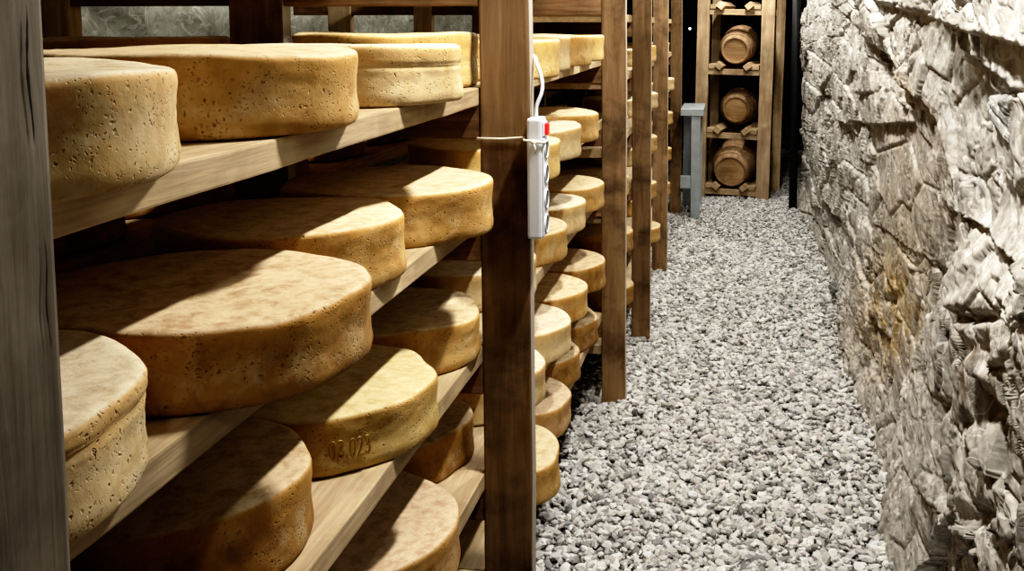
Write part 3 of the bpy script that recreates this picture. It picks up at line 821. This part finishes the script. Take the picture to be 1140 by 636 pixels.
T = lay(T, np.clip(blob(U+jit, V, 1100, 420, 22, 50), 0, 1)*sm(-.2, .3, m3.fbm(Pw*9, 3))*.7, (.40,.25,.12))
T = lay(T, sm(.1, .45, m4.fbm(Pr*np.array([3, 2, 6])+4, 4))*.45, (.33,.33,.33))
T = lay(T, sm(.08, .4, m1.fbm(Pr*np.array([4, 3, 11])+8, 4))*.45, (.72,.70,.66))
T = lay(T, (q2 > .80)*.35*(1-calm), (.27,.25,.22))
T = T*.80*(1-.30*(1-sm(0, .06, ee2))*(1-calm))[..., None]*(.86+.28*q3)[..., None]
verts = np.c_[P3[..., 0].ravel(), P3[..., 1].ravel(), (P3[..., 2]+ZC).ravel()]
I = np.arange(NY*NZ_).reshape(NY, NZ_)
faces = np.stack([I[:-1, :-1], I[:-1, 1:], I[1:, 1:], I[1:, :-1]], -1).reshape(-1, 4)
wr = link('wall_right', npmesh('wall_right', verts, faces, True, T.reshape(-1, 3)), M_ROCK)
tag(wr, kind='structure')

# ------------------------------------------------------------------ other rock surfaces
def rough_sheet(name, origin, eu, ev, nu, nv, normal, amp, material, seed, fr=2.0):
    uu, vv = np.meshgrid(np.linspace(0, 1, nu), np.linspace(0, 1, nv), indexing='ij')
    eu, ev, nn, og = (np.array(a, float) for a in (eu, ev, normal, origin))
    P = og + uu[..., None]*eu + vv[..., None]*ev
    lu, lv = np.linalg.norm(eu), np.linalg.norm(ev)
    N = Noise(seed)
    f, e, r = N.facet(uu*lu*fr, vv*lv*fr); g, e2, _ = N.facet(uu*lu*fr*3.1, vv*lv*fr*3.1)
    d = amp*(f + .4*g + .6*N.fbm(uu*lu*fr*.7, vv*lv*fr*.7, 4))
    P = P + d[..., None]*nn
    I = np.arange(nu*nv).reshape(nu, nv)
    F = np.stack([I[:-1, :-1], I[1:, :-1], I[1:, 1:], I[:-1, 1:]], -1).reshape(-1, 4)
    return tag(link(name, npmesh(name, P.reshape(-1, 3), F, True), material), kind='structure')
rough_sheet('wall_left', (-2.35, -1.2, -.1), (0, 15.5, 0), (0, 0, 3.2), 420, 110, (1, 0, 0), .12, M_ROCKG, 51)
rough_sheet('wall_right_near', (.66, -1.2, -.1), (0, 2.25, 0), (0, 0, 3.2), 120, 140, (-1, 0, 0), .09, M_ROCKP, 56, 3.0)
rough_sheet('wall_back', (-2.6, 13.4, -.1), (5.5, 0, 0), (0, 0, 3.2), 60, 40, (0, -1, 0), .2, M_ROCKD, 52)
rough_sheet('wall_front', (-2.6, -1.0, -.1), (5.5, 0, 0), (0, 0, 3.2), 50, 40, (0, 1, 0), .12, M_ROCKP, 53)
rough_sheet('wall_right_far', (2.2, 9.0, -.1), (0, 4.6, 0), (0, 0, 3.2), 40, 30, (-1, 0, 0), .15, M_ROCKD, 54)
rough_sheet('ceiling', (-2.6, -1.2, ZC+1.18), (5.2, 0, 0), (0, 15, 0), 60, 150, (0, 0, -1), .08, M_ROCKP, 55)
fl = npmesh('floor', [(-2.6, -1.2, -.012), (2.5, -1.2, -.012), (2.5, 13.8, -.012), (-2.6, 13.8, -.012)], [(0, 1, 2, 3)], False)
tag(link('floor', fl, M_FLOOR), kind='structure')

# ------------------------------------------------------------------ gravel: one heap of loose stones nobody could count
rs = np.random.RandomState(4)
ico = bmesh.new(); bmesh.ops.create_icosphere(ico, subdivisions=1, radius=1.0)
ico.verts.ensure_lookup_table()
IV = np.array([v.co[:] for v in ico.verts]); IF = np.array([[v.index for v in f.verts] for f in ico.faces]); ico.free()
def stones(n, ylo, yhi, xlo, xhi, s0, s1, zlo, zhi):
    y = 1/(1/ylo + (1/yhi-1/ylo)*rs.rand(n)**.62)
    x = xlo + (xhi-xlo)*rs.rand(n)
    z = zlo + (zhi-zlo)*rs.rand(n)**1.3
    s = s0 + (s1-s0)*rs.rand(n)**1.8
    return np.c_[x, y, z], s
def density(ylo, yhi, xlo, xhi, spacing): return int((yhi-ylo)*(xhi-xlo)/spacing**2)
layers = []
for (ylo, yhi, xlo, xhi, sp, s0, s1, z0, z1) in [
        (2.2, 5.2, -.62, .66, .0200, .0125, .0240, -.006, .013), (5.2, 7.6, -.60, .70, .021, .013, .024, -.006, .013),
        (7.6, 10.6, -.7, .85, .0175, .009, .016, -.006, .012), (10.6, 13.2, -.8, 1.4, .032, .014, .024, -.006, .012), (2.2, 9.0, -1.0, -.62, .04, .010, .019, -.006, .008),
        (2.2, 7.5, -.60, .68, .016, .006, .010, -.010, .0), (2.2, 9.5, -.60, .68, .075, .016, .024, .0, .012)]:
    n = density(ylo, yhi, xlo, xhi, sp)
    y = ylo+(yhi-ylo)*rs.rand(n); x = xlo+(xhi-xlo)*rs.rand(n); z = z0+(z1-z0)*rs.rand(n); s = s0+(s1-s0)*rs.rand(n)**1.6
    layers.append((np.c_[x, y, z], s))
P = np.concatenate([l[0] for l in layers]); Sz = np.concatenate([l[1] for l in layers])
# heaped a little at the foot of the second post and along the wall
hx = (P[:, 0]+.47)/.16; hy = (P[:, 1]-4.1)/.25
P[:, 2] += .035*np.exp(-(hx**2+hy**2)) + .012*np.sin(P[:, 0]*9+1)*np.sin(P[:, 1]*4) + .03*sm(.38, .62, P[:, 0])*rs.rand(len(P))
n = len(P)
shape = IV[None]*(1+.34*(rs.rand(n, 12, 1)-.5))*2/2
shape = shape*np.stack([.85+.5*rs.rand(n), .60+.35*rs.rand(n), .34+.26*rs.rand(n)], 1)[:, None, :]
# random rotation (mostly flat lying)
az = rs.rand(n)*6.283; ti = rs.randn(n)*.45; tj = rs.randn(n)*.45
def rot(v, c, s, i, j):
    o = v.copy(); o[..., i] = c*v[..., i]-s*v[..., j]; o[..., j] = s*v[..., i]+c*v[..., j]; return o
shape = rot(shape, np.cos(ti)[:, None], np.sin(ti)[:, None], 1, 2)
shape = rot(shape, np.cos(tj)[:, None], np.sin(tj)[:, None], 0, 2)
shape = rot(shape, np.cos(az)[:, None], np.sin(az)[:, None], 0, 1)
GV = (shape*Sz[:, None, None] + P[:, None, :]).reshape(-1, 3)
GF = (IF[None]+12*np.arange(n)[:, None, None]).reshape(-1, 3)
g = .42+.32*rs.rand(n)
g = np.where(rs.rand(n) < .08, g*.5, g)
gt = np.stack([g*(1.0+.018*rs.randn(n)), g*.98, g*(.94+.02*rs.randn(n))], 1)
gt = np.repeat(gt, 12, axis=0)
gr_o = link('gravel', npmesh('gravel', GV, GF, False, np.clip(gt, 0, 1)), M_GRAVEL)
tag(gr_o, 'loose grey crushed-stone gravel covering the aisle floor', 'gravel', kind='stuff')

# a few larger broken rocks at the foot of the wall
def loose_rock(x, y, s, seed, label, tone):
    r = np.random.RandomState(seed)
    bm = bmesh.new()
    for k in range(16):
        p = r.randn(3); p /= np.linalg.norm(p); p *= np.array(s)*(.8+.35*r.rand())
        bm.verts.new(p)
    h = bmesh.ops.convex_hull(bm, input=bm.verts)
    bmesh.ops.delete(bm, geom=[e for e in h['geom_interior'] if isinstance(e, bmesh.types.BMVert)], context='VERTS')
    bmesh.ops.bevel(bm, geom=bm.edges[:], offset=.003, segments=1, affect='EDGES')
    me = mesh_of(bm, 'loose_rock')
    zmin = min(v.co.z for v in me.vertices)
    o = link('loose_rock', me, rock_mat('loose_rock_stone', False, flat=tone), None, (x, y, -zmin+.008))
    tag(o, label, 'rock', 'broken rocks at the foot of the wall')
def at_floor(px, py, z=-1.63):
    d = AF + (px-CXP)/FPX*AR - (py-CYP)/FPX*AU
    return d[0]*z/d[2], d[1]*z/d[2]
for (px, py, s, seed, lab, tone) in [
        (927, 340, (.055,.05,.045), 5, 'dark grey broken rock lying at the foot of the rock wall', (.16,.165,.17)),
        (931, 324, (.05,.05,.03), 6, 'pale broken rock leaning above the dark one at the foot of the rock wall', (.62,.62,.60)),
        (904, 340, (.04,.04,.02), 7, 'flat grey stone on the gravel, left of the dark broken rock', (.34,.34,.33)),
        (912, 292, (.05,.05,.035), 8, 'pale angular rock by the wall foot, farther than the dark broken rock', (.5,.49,.46))]:
    x, y = at_floor(px, py)
    loose_rock(x, y, s, seed, lab, tone)

# ------------------------------------------------------------------ light
def area(name, loc, size, energy, color=(1, .97, .92), rot=(0, 0, 0), spread=180):
    l = bpy.data.lights.new(name, 'AREA'); l.shape = 'RECTANGLE'; l.size = size[0]; l.size_y = size[1]
    l.energy = energy; l.color = color; l.spread = math.radians(spread)
    o = bpy.data.objects.new(name, l); COL.objects.link(o); o.location = loc; o.rotation_euler = rot
    return o
LZ = ZC + .92
for k, (y, e, ln) in enumerate([(-.6, 11, .3), (1.85, 47, .30), (3.85, 37, .30), (5.85, 36, .30), (7.6, 30, .30), (9.05, 30, .3)]):  # first one is an unseen fill added behind the camera for the near fronts
    area('aisle_or_fill_lamp', (.06, y, LZ), (.06, ln), e)
for y in (2.9, 4.3, 5.8, 7.2):
    area('rear_wall_lamp', (-1.88, y, ZC+.22), (.05, 1.0), 1.0, rot=(0, math.radians(90), 0), spread=52)
w = bpy.data.worlds.new('dim'); scene.world = w; w.use_nodes = True
w.node_tree.nodes['Background'].inputs[0].default_value = (.6, .65, .75, 1)
w.node_tree.nodes['Background'].inputs[1].default_value = .0

scene.view_settings.view_transform = 'Standard'
scene.view_settings.look = 'None'
scene.view_settings.exposure = 0.0
scene.cycles.max_bounces = 5
vs = scene.view_settings; vs.use_curve_mapping = True
cm = vs.curve_mapping; c = cm.curves[3]
for p in [(.03, .006), (.10, .062), (.30, .305), (.65, .735)]: c.points.new(*p)
cm.update()
